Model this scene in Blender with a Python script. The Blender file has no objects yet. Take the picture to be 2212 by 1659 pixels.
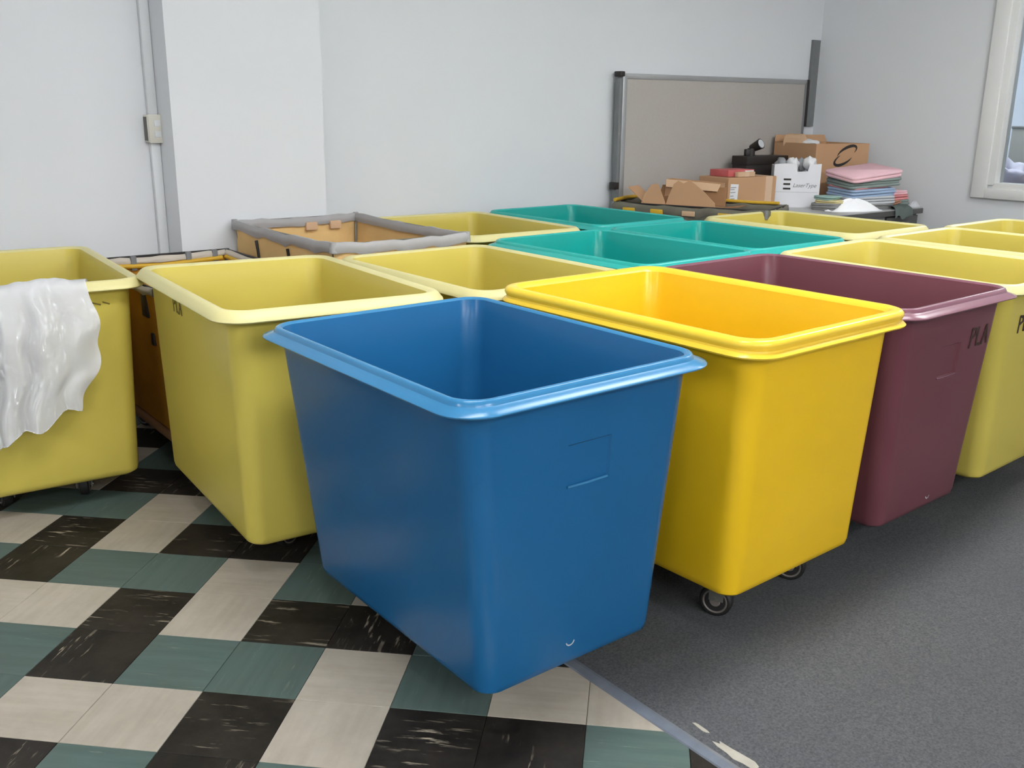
import bpy, bmesh, math, random
from mathutils import Vector, Matrix, Euler
random.seed(7)
sc = bpy.context.scene
COL = sc.collection
PI = math.pi
R = math.radians

# ------------------------------------------------------------------ camera
# room axes: x runs along the back wall, y towards it, z up; camera stands over the origin
cam_d = bpy.data.cameras.new('camera')
cam = bpy.data.objects.new('camera', cam_d); COL.objects.link(cam)
F_PX, PIT, ROLL, CAM_H, HEAD = 2084.4, 0.276413, 0.011222, 1.34222, R(38)
cam_d.sensor_width = 36; cam_d.lens = F_PX / 2212 * 36
cam_d.clip_start = 0.05
def to_room(v):
    c, s = math.cos(HEAD), math.sin(HEAD)
    return Vector((v[0]*c + v[1]*s, -v[0]*s + v[1]*c, v[2]))
_up0 = Vector((0, math.sin(PIT), math.cos(PIT)))
_fw = to_room((0, math.cos(PIT), -math.sin(PIT)))
_rt = to_room(Vector((1, 0, 0))*math.cos(ROLL) + _up0*math.sin(ROLL))
_up = to_room(Vector((-1, 0, 0))*math.sin(ROLL) + _up0*math.cos(ROLL))
cam.matrix_world = Matrix(((_rt.x, _up.x, -_fw.x, 0), (_rt.y, _up.y, -_fw.y, 0), (_rt.z, _up.z, -_fw.z, CAM_H), (0, 0, 0, 1)))
sc.camera = cam

# ------------------------------------------------------------------ world, exposure
w = bpy.data.worlds.new('world'); sc.world = w; w.use_nodes = True
w.node_tree.nodes['Background'].inputs[0].default_value = (0.75, 0.8, 0.85, 1)
w.node_tree.nodes['Background'].inputs[1].default_value = 0.3
sc.view_settings.view_transform = 'Standard'
sc.view_settings.look = 'None'
sc.view_settings.gamma = 1
sc.view_settings.use_curve_mapping = False
sc.view_settings.exposure = 1.5
LAMP, DIM_LAMP = 13.5, 9
CEIL_Z = 2.75
LAMPS = [(1.0, 1.52, 'dim'), (2.9, 1.52, 'dim'), (4.9, 1.52, 'dim'), (-2.9, 1.2, 'lamp'), (-2.9, -1.6, 'lamp'), (-.5, -2.2, 'lamp'), (1.8, -2.2, 'lamp'), (-.2, -3.6, 'dim'), (2.2, -3.6, 'lamp')]

# ------------------------------------------------------------------ materials
def s2l(c):
    return tuple(((v/255)/12.92 if v/255 <= .04045 else ((v/255+.055)/1.055)**2.4) for v in c)
class NT:
    def __init__(s, name):
        s.m = bpy.data.materials.new(name); s.m.use_nodes = True
        s.t = s.m.node_tree; s.b = s.t.nodes['Principled BSDF']
    def n(s, ty, **kw):
        nd = s.t.nodes.new(ty)
        for k, v in kw.items():
            if k in nd.inputs: nd.inputs[k].default_value = v
            else: setattr(nd, k, v)
        return nd
    def l(s, a, b): s.t.links.new(a, b)
    def mix(s, fac, a, b, blend='MIX'):
        nd = s.t.nodes.new('ShaderNodeMix'); nd.data_type = 'RGBA'; nd.blend_type = blend
        for sock, v in ((nd.inputs['Factor'], fac), (nd.inputs['A'], a), (nd.inputs['B'], b)):
            if isinstance(v, bpy.types.NodeSocket): s.l(v, sock)
            elif isinstance(v, (int, float)): sock.default_value = v
            else: sock.default_value = (*v[:3], 1)
        return nd.outputs['Result']
    def ramp(s, src, stops):
        nd = s.t.nodes.new('ShaderNodeValToRGB'); e = nd.color_ramp.elements
        while len(e) < len(stops): e.new(0.5)
        for el, (p, c) in zip(e, stops):
            el.position = p; el.color = (c, c, c, 1) if isinstance(c, (int, float)) else (*c[:3], 1)
        s.l(src, nd.inputs['Fac']); return nd.outputs['Color']
    def noise(s, scale, detail=3, vec=None, rough=.5):
        nd = s.n('ShaderNodeTexNoise'); nd.inputs['Scale'].default_value = scale
        nd.inputs['Detail'].default_value = detail; nd.inputs['Roughness'].default_value = rough
        if vec is not None: s.l(vec, nd.inputs['Vector'])
        return nd.outputs['Fac']
    def bump(s, h, strength, dist=.002):
        nd = s.n('ShaderNodeBump'); nd.inputs['Strength'].default_value = strength; nd.inputs['Distance'].default_value = dist
        s.l(h, nd.inputs['Height']); s.l(nd.outputs['Normal'], s.b.inputs['Normal'])
def simple(name, rgb, rough=.6, metal=0, spec=.5, var=.06, scale=8, bump=0, bscale=200, lin=False):
    """colour with a faint mottled variation and optional fine relief"""
    N = NT(name); c = rgb if lin else s2l(rgb)
    tc = N.n('ShaderNodeTexCoord').outputs['Object']
    f = N.noise(scale, 4, tc)
    a = tuple(max(0, v*(1-var)) for v in c); b_ = tuple(min(1, v*(1+var)) for v in c)
    N.l(N.mix(f, a, b_), N.b.inputs['Base Color'])
    N.b.inputs['Roughness'].default_value = rough; N.b.inputs['Metallic'].default_value = metal
    N.b.inputs['Specular IOR Level'].default_value = spec
    if bump: N.bump(N.noise(bscale, 2, tc), bump)
    return N.m
def plastic(name, lin, rough=.3, scuff=.25, scuff_rgb=None, trans=0.0):
    """glossy moulded polyethylene: scuffs, faint scratches, slight waviness"""
    N = NT(name)
    tc = N.n('ShaderNodeTexCoord').outputs['Object']
    info = N.n('ShaderNodeObjectInfo')
    add = N.n('ShaderNodeVectorMath', operation='ADD'); N.l(tc, add.inputs[0])
    mul = N.n('ShaderNodeVectorMath', operation='SCALE'); mul.inputs[0].default_value = (13, 29, 7)
    N.l(info.outputs['Random'], mul.inputs['Scale']); N.l(mul.outputs[0], add.inputs[1])
    v = add.outputs[0]
    # cloudy wear: the colour drifts a little from place to place, towards the scuffed tone
    sr = scuff_rgb or tuple(min(1, c*.8+.1) for c in lin)
    tone = tuple(c*(1-scuff*.12) + q*scuff*.12 for c, q in zip(lin, sr))
    col = N.mix(N.noise(2.6, 2, v), tuple(c*.93 for c in lin), tuple(min(1, c*1.06) for c in tone))
    N.l(col, N.b.inputs['Base Color'])
    N.b.inputs['Roughness'].default_value = rough + .02
    N.b.inputs['IOR'].default_value = 1.5
    N.bump(N.noise(5, 1, v), .04, .004)
    N.b.inputs['Specular IOR Level'].default_value = .32
    if trans:
        out = N.t.nodes['Material Output']
        tr = N.n('ShaderNodeBsdfTranslucent'); N.l(col, tr.inputs['Color'])
        mx = N.n('ShaderNodeMixShader'); mx.inputs[0].default_value = trans
        N.l(N.b.outputs[0], mx.inputs[1]); N.l(tr.outputs[0], mx.inputs[2]); N.l(mx.outputs[0], out.inputs['Surface'])
    return N.m
M = {}
M['blue'] = plastic('blue_plastic', (.011, .108, .265), .24, .3)
M['gold'] = plastic('gold_plastic', (.81, .50, .007), .24, .25, (.95, .8, .5))
M['maroon'] = plastic('maroon_plastic', (.155, .05, .062), .27, .2)
M['teal'] = plastic('teal_plastic', (.008, .34, .295), .24, .15)
M['pale'] = plastic('pale_yellow_plastic', (.665, .545, .105), .30, .12, (.8, .74, .45), trans=.12)
M['blue_rim'] = plastic('blue_plastic_rim', (.035, .19, .38), .2, .5, (.3, .5, .62))  # rims paler than the bodies: mostly sheen painted into the colour
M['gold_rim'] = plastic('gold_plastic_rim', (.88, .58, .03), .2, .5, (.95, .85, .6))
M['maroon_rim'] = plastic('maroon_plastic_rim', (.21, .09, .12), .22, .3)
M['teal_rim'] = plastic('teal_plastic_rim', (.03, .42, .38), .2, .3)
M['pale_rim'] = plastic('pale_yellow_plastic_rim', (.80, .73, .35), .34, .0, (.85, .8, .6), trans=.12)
M['wall'] = simple('painted_wall', (219, 221, 224), .75, var=.02, scale=1.5, bump=.08, bscale=90)
M['wall_r'] = M['wall']
M['ceil'] = simple('ceiling_tile_white', (236, 237, 238), .9, var=.02)
M['frame_w'] = simple('white_painted_wood', (228, 228, 226), .45, var=.02)
M['carpet'] = None
N = NT('grey_loop_carpet'); tc = N.n('ShaderNodeTexCoord').outputs['Object']
f1 = N.noise(170, 3, tc, .7); f2 = N.noise(3, 3, tc)
c1 = N.mix(N.ramp(f1, [(.3, 0), (.7, 1)]), s2l((69, 70, 72)), s2l((102, 103, 105)))
N.l(N.mix(N.ramp(f2, [(.35, 0), (.8, .35)]), c1, s2l((80, 80, 83))), N.b.inputs['Base Color'])
N.b.inputs['Roughness'].default_value = .95; N.b.inputs['Specular IOR Level'].default_value = .15
N.bump(N.noise(260, 2, tc), .6, .004); M['carpet'] = N.m

def tile_mat(name, base, dark, streak, amount, thick):
    N = NT(name); tc = N.n('ShaderNodeTexCoord').outputs['Object']; info = N.n('ShaderNodeObjectInfo')
    add = N.n('ShaderNodeVectorMath', operation='ADD'); N.l(tc, add.inputs[0])
    mul = N.n('ShaderNodeVectorMath', operation='SCALE'); mul.inputs[0].default_value = (37, 53, 11)
    N.l(info.outputs['Random'], mul.inputs['Scale']); N.l(mul.outputs[0], add.inputs[1]); v = add.outputs[0]
    mp = N.n('ShaderNodeMapping'); mp.inputs['Scale'].default_value = (9, 75, 1); N.l(v, mp.inputs['Vector'])
    mp2 = N.n('ShaderNodeMapping'); mp2.inputs['Scale'].default_value = (4, 45, 1); N.l(v, mp2.inputs['Vector'])
    st = N.ramp(N.noise(1, 4, mp.outputs[0], .6), [(thick, 0), (thick+.07, 1)])
    msk = N.ramp(N.noise(7, 2, v), [(.42, 0), (.66, 1)])
    m2 = N.n('ShaderNodeMath', operation='MULTIPLY'); N.l(st, m2.inputs[0]); N.l(msk, m2.inputs[1])
    m3 = N.n('ShaderNodeMath', operation='MULTIPLY'); N.l(m2.outputs[0], m3.inputs[0]); m3.inputs[1].default_value = amount
    col = N.mix(N.ramp(N.noise(1, 4, mp2.outputs[0]), [(.3, 0), (.7, 1)]), base, dark)
    rv = N.n('ShaderNodeMapRange'); N.l(info.outputs['Random'], rv.inputs['Value']); rv.inputs['To Min'].default_value = .95; rv.inputs['To Max'].default_value = 1.05
    hs = N.n('ShaderNodeHueSaturation'); N.l(rv.outputs[0], hs.inputs['Value']); N.l(N.mix(m3.outputs[0], col, streak), hs.inputs['Color'])
    grime = N.ramp(N.noise(5, 5, tc, .7), [(.35, 0), (.8, .3)])
    N.l(N.mix(grime, hs.outputs[0], s2l((96, 88, 78))), N.b.inputs['Base Color'])
    N.b.inputs['Roughness'].default_value = .5; N.b.inputs['Specular IOR Level'].default_value = .2
    N.bump(N.noise(40, 3, tc), .08, .002)
    return N.m
M['tile_beige'] = tile_mat('beige_vinyl', s2l((184, 175, 161)), s2l((175, 165, 150)), s2l((120, 114, 104)), .3, .66)
M['tile_black'] = tile_mat('black_vinyl', s2l((20, 18, 17)), s2l((29, 26, 24)), s2l((184, 172, 152)), .9, .59)
M['tile_green'] = tile_mat('green_vinyl', s2l((88, 106, 101)), s2l((78, 97, 92)), s2l((140, 148, 132)), .5, .62)
M['grout'] = simple('tile_bed', (40, 37, 34), .9)
M['steel_strip'] = simple('worn_aluminium', (128, 133, 142), .25, .3, var=.25, scale=20)
M['glue'] = simple('dried_glue', (168, 162, 150), .8, var=.2, scale=40)
M['grey_metal'] = simple('grey_desk_enamel', (118, 118, 116), .32, 0, .5, var=.05)
M['desk_top'] = simple('desk_laminate', (168, 168, 168), .28, 0, .5, var=.04)
M['desk_dark'] = simple('dark_grey_enamel', (74, 74, 71), .4, 0, .5)
M['scuff'] = simple('pale_scuff', (196, 206, 212), .7)
M['black'] = simple('black_rubber', (28, 26, 25), .55)
M['black_soft'] = simple('black_plastic', (38, 33, 31), .5)
M['hub'] = simple('grey_caster_hub', (112, 104, 98), .45)
M['zinc'] = simple('zinc_plate', (128, 126, 120), .4, .7)
M['alu'] = simple('aluminium_edge', (170, 171, 172), .4, .5)
M['fabric_panel'] = simple('panel_fabric', (176, 170, 164), .95, spec=.1, var=.05, scale=60, bump=.25, bscale=350)
M['card'] = simple('cardboard', (190, 150, 115), .85, spec=.2, var=.06, scale=5)
M['card_lt'] = simple('cardboard_pale', (206, 172, 140), .85, spec=.2, var=.05, scale=5)
M['card_dk'] = simple('cardboard_inner', (150, 112, 80), .9, spec=.2, var=.08, scale=6)
M['tape'] = simple('packing_tape', (212, 180, 150), .3, var=.06)
M['paper'] = simple('white_paper', (226, 226, 228), .7, var=.02)
M['white_card'] = simple('white_cardboard', (228, 228, 232), .7, var=.02)
M['grey_paper'] = simple('grey_wrap', (150, 152, 155), .5, var=.25, scale=30)
M['ink'] = simple('black_ink', (44, 40, 38), .7)
M['ink_soft'] = simple('marker_ink', (66, 46, 34), .7)
M['ink_yellow'] = simple('faded_marker', (110, 96, 30), .7)
M['red_card'] = simple('red_printed_card', (190, 92, 92), .5, var=.1, scale=20)
M['towel'] = simple('white_cotton', (250, 250, 252), 1.0, spec=0, var=.02)
def cloth(name, rgb): return simple(name, rgb, .95, spec=.1, var=.07, scale=14, bump=.3, bscale=220)
M['pink'] = cloth('pink_cotton', (244, 200, 208)); M['pink2'] = cloth('salmon_cotton', (226, 150, 152))
M['sage'] = cloth('grey_green_cotton', (138, 150, 146)); M['sky'] = cloth('pale_blue_cotton', (160, 180, 208))
M['ltgrey'] = cloth('light_grey_cotton', (196, 198, 202)); M['grey_c'] = cloth('mid_grey_cotton', (146, 146, 146))
M['yellow_c'] = cloth('cream_cotton', (228, 214, 164)); M['aqua'] = cloth('aqua_cotton', (158, 186, 180)); M['rust'] = cloth('rust_cotton', (176, 128, 104))
M['canvas'] = simple('tan_canvas', (222, 186, 128), .85, spec=.2, var=.14, scale=7, bump=.25, bscale=180)
M['canvas_or'] = simple('amber_canvas', (196, 138, 44), .8, spec=.2, var=.2, scale=6, bump=.25, bscale=180)
M['canvas_lt'] = simple('pale_canvas', (200, 192, 180), .85, spec=.2, var=.12, scale=7)
M['canvas_olive'] = simple('soiled_grey_canvas', (112, 108, 96), .85, spec=.2, var=.3, scale=12)
M['vinyl'] = simple('grey_vinyl_band', (160, 158, 158), .5, var=.08, scale=12, bump=.2, bscale=30)
M['yellow_web'] = simple('yellow_webbing', (214, 170, 44), .6, var=.12, scale=25)
M['leather'] = simple('leather_tab', (150, 108, 70), .6, var=.15, scale=30)
M['beige_plate'] = simple('ivory_plate', (206, 203, 192), .45)
M['box_metal'] = simple('switch_box_side', (86, 84, 80), .5)
M['conduit'] = simple('white_painted_conduit', (214, 216, 218), .4, var=.02)
M['strip'] = simple('grey_raceway', (118, 120, 122), .6, var=.15, scale=20)
M['office_wall'] = simple('office_blue_wall', (196, 206, 220), .8, var=.02)
M['office_panel'] = simple('office_grey_panel', (150, 150, 146), .9, var=.04)
M['lav'] = simple('lavender_bag', (176, 176, 196), .6, var=.08)
M['skin_box'] = simple('tan_folder', (176, 160, 144), .7, var=.05)
N = NT('clear_glass'); out = N.t.nodes['Material Output']
gl = N.n('ShaderNodeBsdfGlossy'); gl.inputs['Roughness'].default_value = .02
tr = N.n('ShaderNodeBsdfTransparent'); tr.inputs[0].default_value = (.93, .96, .97, 1)
fr = N.n('ShaderNodeFresnel'); fr.inputs[0].default_value = 1.5
mx = N.n('ShaderNodeMixShader'); N.l(fr.outputs[0], mx.inputs[0]); N.l(tr.outputs[0], mx.inputs[1]); N.l(gl.outputs[0], mx.inputs[2]); N.l(mx.outputs[0], out.inputs[0])
M['glass'] = N.m
for nm, e in (('lamp', LAMP), ('dim', DIM_LAMP)):
    N = NT(nm + '_diffuser'); N.b.inputs['Base Color'].default_value = (.9, .9, .9, 1)
    N.b.inputs['Emission Color'].default_value = (.97, .99, 1, 1); N.b.inputs['Emission Strength'].default_value = e
    M[nm] = N.m

# ------------------------------------------------------------------ helpers
def finish(name, bm, mat, parent=None, loc=None, rot=None, sharp=32, flat=False):
    me = bpy.data.meshes.new(name)
    bmesh.ops.recalc_face_normals(bm, faces=bm.faces[:])
    bm.to_mesh(me); bm.free()
    if not flat:
        me.polygons.foreach_set('use_smooth', [True]*len(me.polygons))
        me.set_sharp_from_angle(angle=R(sharp))
    return link(name, me, mat, parent, loc, rot)
def link(name, me, mat, parent=None, loc=None, rot=None):
    o = bpy.data.objects.new(name, me); COL.objects.link(o)
    if mat is not None and not me.materials: me.materials.append(M[mat] if isinstance(mat, str) else mat)
    if parent: o.parent = parent
    if loc: o.location = loc
    if rot: o.rotation_euler = rot
    return o
def tag(o, label=None, cat=None, group=None, kind=None):
    if label: o['label'] = label
    if cat: o['category'] = cat
    if group: o['group'] = group
    if kind: o['kind'] = kind
    return o
def thing(name, label, cat, loc=(0, 0, 0), rot=(0, 0, 0), group=None):
    o = bpy.data.objects.new(name, None); COL.objects.link(o)
    o.empty_display_size = .1; o.location = loc; o.rotation_euler = rot
    return tag(o, label, cat, group)
def copy_part(o, parent):
    c = o.copy(); COL.objects.link(c); c.parent = parent; return c
def bx(bm, x0, x1, y0, y1, z0, z1, mtx=None, bev=0):
    r = bmesh.ops.create_cube(bm, size=1)
    vs = r['verts']
    m = Matrix.Translation(((x0+x1)/2, (y0+y1)/2, (z0+z1)/2)) @ Matrix.Diagonal((x1-x0, y1-y0, z1-z0, 1))
    bmesh.ops.transform(bm, matrix=(mtx @ m) if mtx else m, verts=vs)
    if bev:
        es = list({e for v in vs for e in v.link_edges})
        bmesh.ops.bevel(bm, geom=es, offset=bev, segments=2, affect='EDGES', profile=.5)
    return bm
def box(name, mat, x0, x1, y0, y1, z0, z1, parent=None, bev=0, mtx=None, loc=None, rot=None):
    bm = bmesh.new(); bx(bm, x0, x1, y0, y1, z0, z1, mtx, bev)
    return finish(name, bm, mat, parent, loc, rot)
def cyl(bm, r, h, mtx, seg=24, r2=None):
    bmesh.ops.create_cone(bm, cap_ends=True, segments=seg, radius1=r, radius2=r if r2 is None else r2, depth=h, matrix=mtx)
def tube(bm, pts, r, seg=8, closed=False):
    """round bar along a polyline"""
    rings = []; n = len(pts); pts = [Vector(p) for p in pts]
    for i, p in enumerate(pts):
        a = pts[i-1] if (i or closed) else p; b_ = pts[(i+1) % n] if (i < n-1 or closed) else p
        t = (b_-a).normalized(); q = t.to_track_quat('Z', 'Y')
        rings.append([bm.verts.new(p + q @ Vector((r*math.cos(2*PI*k/seg), r*math.sin(2*PI*k/seg), 0))) for k in range(seg)])
    for i in range(n if closed else n-1):
        a, b_ = rings[i], rings[(i+1) % n]
        for k in range(seg): bm.faces.new((a[k], a[(k+1) % seg], b_[(k+1) % seg], b_[k]))
    if not closed:
        bm.faces.new(rings[0][::-1]); bm.faces.new(rings[-1])
def rrect(hx, hy, r, seg=8):
    pts = []
    r = min(r, hx*.98, hy*.98)
    for cx_, cy_, a0 in ((hx-r, hy-r, 0), (-hx+r, hy-r, 90), (-hx+r, -hy+r, 180), (hx-r, -hy+r, 270)):
        for k in range(seg+1):
            a = R(a0+90*k/seg); pts.append((cx_+r*math.cos(a), cy_+r*math.sin(a)))
    return pts
def loft(bm, loops, cap0=True, cap1=True):
    """loops: lists of (x, y, z) of equal length"""
    rs = [[bm.verts.new(p) for p in lp] for lp in loops]
    n = len(rs[0])
    for a, b_ in zip(rs, rs[1:]):
        for k in range(n): bm.faces.new((a[k], a[(k+1) % n], b_[(k+1) % n], b_[k]))
    if cap0: bm.faces.new(rs[0][::-1])
    if cap1: bm.faces.new(rs[-1])
def strokes(name, lines, mat, parent, origin, ux, uy, size, wid=.006, thick=.0006):
    """pen strokes on a plane: lines in unit letter space"""
    bm = bmesh.new(); ux = Vector(ux).normalized(); uy = Vector(uy).normalized(); nz = ux.cross(uy)
    for ln in lines:
        ps = [Vector(origin) + ux*(p[0]*size) + uy*(p[1]*size) for p in ln]
        for a, b_ in zip(ps, ps[1:]):
            d = (b_-a).normalized(); s = d.cross(nz)*wid/2; e = d*wid*.35
            q = [a-e-s, b_+e-s, b_+e+s, a-e+s]
            lo = [bm.verts.new(v+nz*.0002) for v in q]; hi = [bm.verts.new(v+nz*(thick+.0002)) for v in q]
            bm.faces.new(hi)
            for k in range(4): bm.faces.new((lo[k], lo[(k+1) % 4], hi[(k+1) % 4], hi[k]))
    return finish(name, bm, mat, parent, flat=True)
L_P = [[(0, 0), (.05, 1), (.45, .95), (.5, .65), (.08, .5)]]
L_L = [[(.75, 1), (.72, .05), (1.15, 0)]]
L_A = [[(1.35, 0), (1.62, 1), (1.9, 0)], [(1.45, .4), (1.8, .4)]]
PLA = L_P + L_L + L_A

# ================================================================== SETTING
WY, PY, WX = 4.56, 4.36, 6.42          # back wall, pilaster face, right wall
X0, Y0 = -4.2, -4.2
def structure(o): o['kind'] = 'structure'; return o
# floor with tiles ----------------------------------------------------------
CARP_X = 1.455
floor = structure(box('floor', 'grout', X0, WX+.2, Y0, WY+.2, -.12, -.004))
TS = .2286; TO = (.98984, 2.68227); TA = R(-45.141)
TYPE = {0: 'beige', 5: 'beige', 2: 'beige', 3: 'beige', 4: 'black', 9: 'black', 6: 'black', 7: 'black', 10: 'green', 11: 'green', 8: 'green', 1: 'green'}
def tile_mesh(kind):
    bm = bmesh.new(); h = TS/2 - .0006
    bx(bm, -h, h, -h, h, -.004, 0)
    top = [e for e in bm.edges if all(abs(v.co.z) < 1e-6 for v in e.verts)]
    bmesh.ops.bevel(bm, geom=top, offset=.0009, segments=1, affect='EDGES')
    me = bpy.data.meshes.new('tile'); bmesh.ops.recalc_face_normals(bm, faces=bm.faces[:]); bm.to_mesh(me); bm.free()
    me.materials.append(M['tile_'+kind]); return me
TM = {k: tile_mesh(k) for k in ('beige', 'black', 'green')}
inv = cam.matrix_world.inverted()
cand = []
ct, st_ = math.cos(TA), math.sin(TA)
for u in range(-22, 30):
    for v in range(-30, 26):
        lx, ly = (u+.5)*TS, -(v+.5)*TS
        px, py = TO[0] + ct*lx - st_*ly, TO[1] + st_*lx + ct*ly
        if px > CARP_X + .13 or px < X0 or py > WY-.1 or py < Y0: continue
        c = inv @ Vector((px, py, 0))
        if c.z > -.3: continue
        sx, sy = c.x/-c.z*F_PX, c.y/-c.z*F_PX
        if abs(sx) < 1106+150 and abs(sy) < 830+170: cand.append((c.length, u, v, px, py))
        elif abs(sx) < 2600 and abs(sy) < 2200: cand.append((c.length+6, u, v, px, py))
cand.sort()
for i, (_, u, v, px, py) in enumerate(cand[:300]):
    k = TYPE[(u+5*v) % 12]
    t = bpy.data.objects.new('tile', TM[k]); COL.objects.link(t); t.parent = floor
    t.location = (px, py, 0); t.rotation_euler = (0, 0, TA + (PI/2 if (u+v) % 2 else 0))
if len(cand) > 300:
    bm = bmesh.new()
    for (_, u, v, px, py) in cand[300:]:
        h = TS/2-.0006; bx(bm, -h, h, -h, h, -.004, -.0002, Matrix.Translation((px, py, 0)) @ Matrix.Rotation(TA, 4, 'Z'))
        fc = bm.faces[:] if False else None
    o = finish('tile', bm, 'tile_green', floor, flat=True); o['kind'] = 'stuff'
    for k in ('black', 'beige'): o.data.materials.append(M['tile_'+k])
    idx = {'green': 0, 'black': 1, 'beige': 2}
    for j, p in enumerate(o.data.polygons): p.material_index = idx[TYPE[(cand[300+j//6][1]+5*cand[300+j//6][2]) % 12]]
# carpet with its metal edging
carpet = box('floor_carpet', 'carpet', CARP_X, WX, Y0, WY, 0, .008)
structure(carpet)
bm = bmesh.new()
prof = [(-.022, 0), (-.020, .004), (-.010, .009), (-.004, .0112), (.004, .0112), (.008, .0085), (.008, 0)]
a = [bm.verts.new((CARP_X+x, Y0, z)) for x, z in prof]; b_ = [bm.verts.new((CARP_X+x, WY-.3, z)) for x, z in prof]
for k in range(len(prof)): bm.faces.new((a[k], a[(k+1) % len(prof)], b_[(k+1) % len(prof)], b_[k]))
bm.faces.new(a[::-1]); bm.faces.new(b_)
trim = structure(finish('trim_1', bm, 'steel_strip', sharp=20))
for (yc, ln, wd, xo) in ((1.10, .14, .030, .032), (.965, .11, .042, .034), (1.215, .05, .012, .045), (.82, .15, .036, .034), (.64, .16, .028, .03)):
    bm = bmesh.new(); pts = []
    for k in range(14):
        t = 2*PI*k/14; rr = 1 + random.uniform(-.3, .25)
        pts.append((CARP_X+xo+wd/2*math.cos(t)*rr, yc+ln/2*math.sin(t)*rr))
    loft(bm, [[(x, y, .0078) for x, y in pts], [(x, y, .0092) for x, y in pts]])
    finish('glue_patch', bm, 'glue', carpet, flat=True)
# walls ----------------------------------------------------------------------
structure(box('wall_back', 'wall', X0, WX, WY, WY+.15, 0, CEIL_Z))
PX0, PX1 = 1.505, 2.235
structure(box('trim_2', 'wall', PX0, PX1, PY, WY, 0, CEIL_Z))['label'] = 'white furred out pilaster on the back wall'
structure(box('wall_left', 'wall', X0-.15, X0, Y0, WY, 0, CEIL_Z))
structure(box('wall_front', 'wall', X0, WX, Y0-.15, Y0, 0, CEIL_Z))
structure(box('ceiling', 'ceil', X0, WX+3.2, Y0, WY+.6, CEIL_Z, CEIL_Z+.1))
# right wall with the window opening
WO_Y1, WO_Y0, WO_Z0, WO_Z1 = 3.135, 1.75, .915, 2.15
bm = bmesh.new()
bx(bm, WX, WX+.12, WO_Y1, WY+.15, 0, CEIL_Z); bx(bm, WX, WX+.12, Y0, WO_Y0, 0, CEIL_Z)
bx(bm, WX, WX+.12, WO_Y0, WO_Y1, 0, WO_Z0); bx(bm, WX, WX+.12, WO_Y0, WO_Y1, WO_Z1, CEIL_Z)
wr = finish('wall_right', bm, 'wall_r', flat=True); structure(wr)
win = bpy.data.objects.new('window_1', None); COL.objects.link(win); win.location = (WX, (WO_Y0+WO_Y1)/2, WO_Z0); structure(win)
win['label'] = 'white framed interior window in the right wall'
def casing(nm, y0, y1, z0, z1, d=.028):
    cy, cz = win.location.y, win.location.z
    bm = bmesh.new(); bx(bm, -d, 0, y0-cy, y1-cy, z0-cz, z1-cz, bev=.006); return finish(nm, bm, 'frame_w', win)
casing('side_casing', WO_Y1+.035, WO_Y1+.135, WO_Z0-.095, WO_Z1+.1); casing('side_casing', WO_Y0-.135, WO_Y0-.035, WO_Z0-.095, WO_Z1+.1)
casing('bottom_casing', WO_Y0-.04, WO_Y1+.04, WO_Z0-.095, WO_Z0-.03, .034); casing('top_casing', WO_Y0-.04, WO_Y1+.04, WO_Z1+.03, WO_Z1+.1)
def stop(nm, y0, y1, z0, z1, x0=-.016, x1=.10):
    cy, cz = win.location.y, win.location.z
    bm = bmesh.new(); bx(bm, x0, x1, y0-cy, y1-cy, z0-cz, z1-cz, bev=.004); return finish(nm, bm, 'frame_w', win)
stop('side_stop', WO_Y1-.012, WO_Y1+.045, WO_Z0-.01, WO_Z1); stop('side_stop', WO_Y0-.045, WO_Y0+.012, WO_Z0-.01, WO_Z1)
stop('sill_stop', WO_Y0, WO_Y1, WO_Z0-.045, WO_Z0+.006); stop('top_stop', WO_Y0, WO_Y1, WO_Z1-.006, WO_Z1+.045)
bm = bmesh.new(); bx(bm, .05, .056, WO_Y0-win.location.y, WO_Y1-win.location.y, 0, WO_Z1-WO_Z0); finish('pane', bm, 'glass', win)
# office beyond the window
structure(box('wall_beyond', 'office_wall', 10.4, 10.5, -1, 8, 0, CEIL_Z))
structure(box('wall_beyond_side', 'office_wall', WX+.12, 10.4, 7.6, 7.75, 0, CEIL_Z))
structure(box('floor_beyond', 'carpet', WX+.12, 10.4, -1, 7.6, -.1, 0))
structure(box('trim_3', 'strip', WX-.115, WX-.03, WY-.02, WY, 1.25, 1.86))['label'] = 'grey raceway strip in the corner above the partition'

LAMP_LAB = ['fluorescent ceiling light over the blue bin', 'fluorescent ceiling light over the maroon bin', 'added fluorescent ceiling light over the farthest right bins',
            'added fluorescent ceiling light by the left end of the back wall', 'added fluorescent ceiling light above the left end of the tiled floor', 'fluorescent ceiling light above the open tiled floor', 'fluorescent ceiling light above the open carpet',
            'dimmer fluorescent ceiling light far behind the tiled floor', 'fluorescent ceiling light far behind the carpet',
            'fluorescent ceiling light in the office, nearer one', 'fluorescent ceiling light in the office, farther one']
# ceiling lamps outside the frame; left pair and far right one added for brightness
for i, (x, y, lm) in enumerate(LAMPS + [(8.4, 3.4, 'lamp'), (8.4, 5.4, 'lamp')]):
    t = thing('ceiling_light', LAMP_LAB[i], 'ceiling light', (x, y, CEIL_Z), (0, 0, PI/2), 'fluorescent ceiling lights')
    bm = bmesh.new(); bx(bm, -.12, .12, -.60, .60, -.03, 0); finish('light_frame', bm, 'frame_w', t, flat=True)
    bm = bmesh.new(); bx(bm, -.15, .15, -.61, .61, -.10, -.03, bev=.02); finish('diffuser', bm, lm, t)

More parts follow.
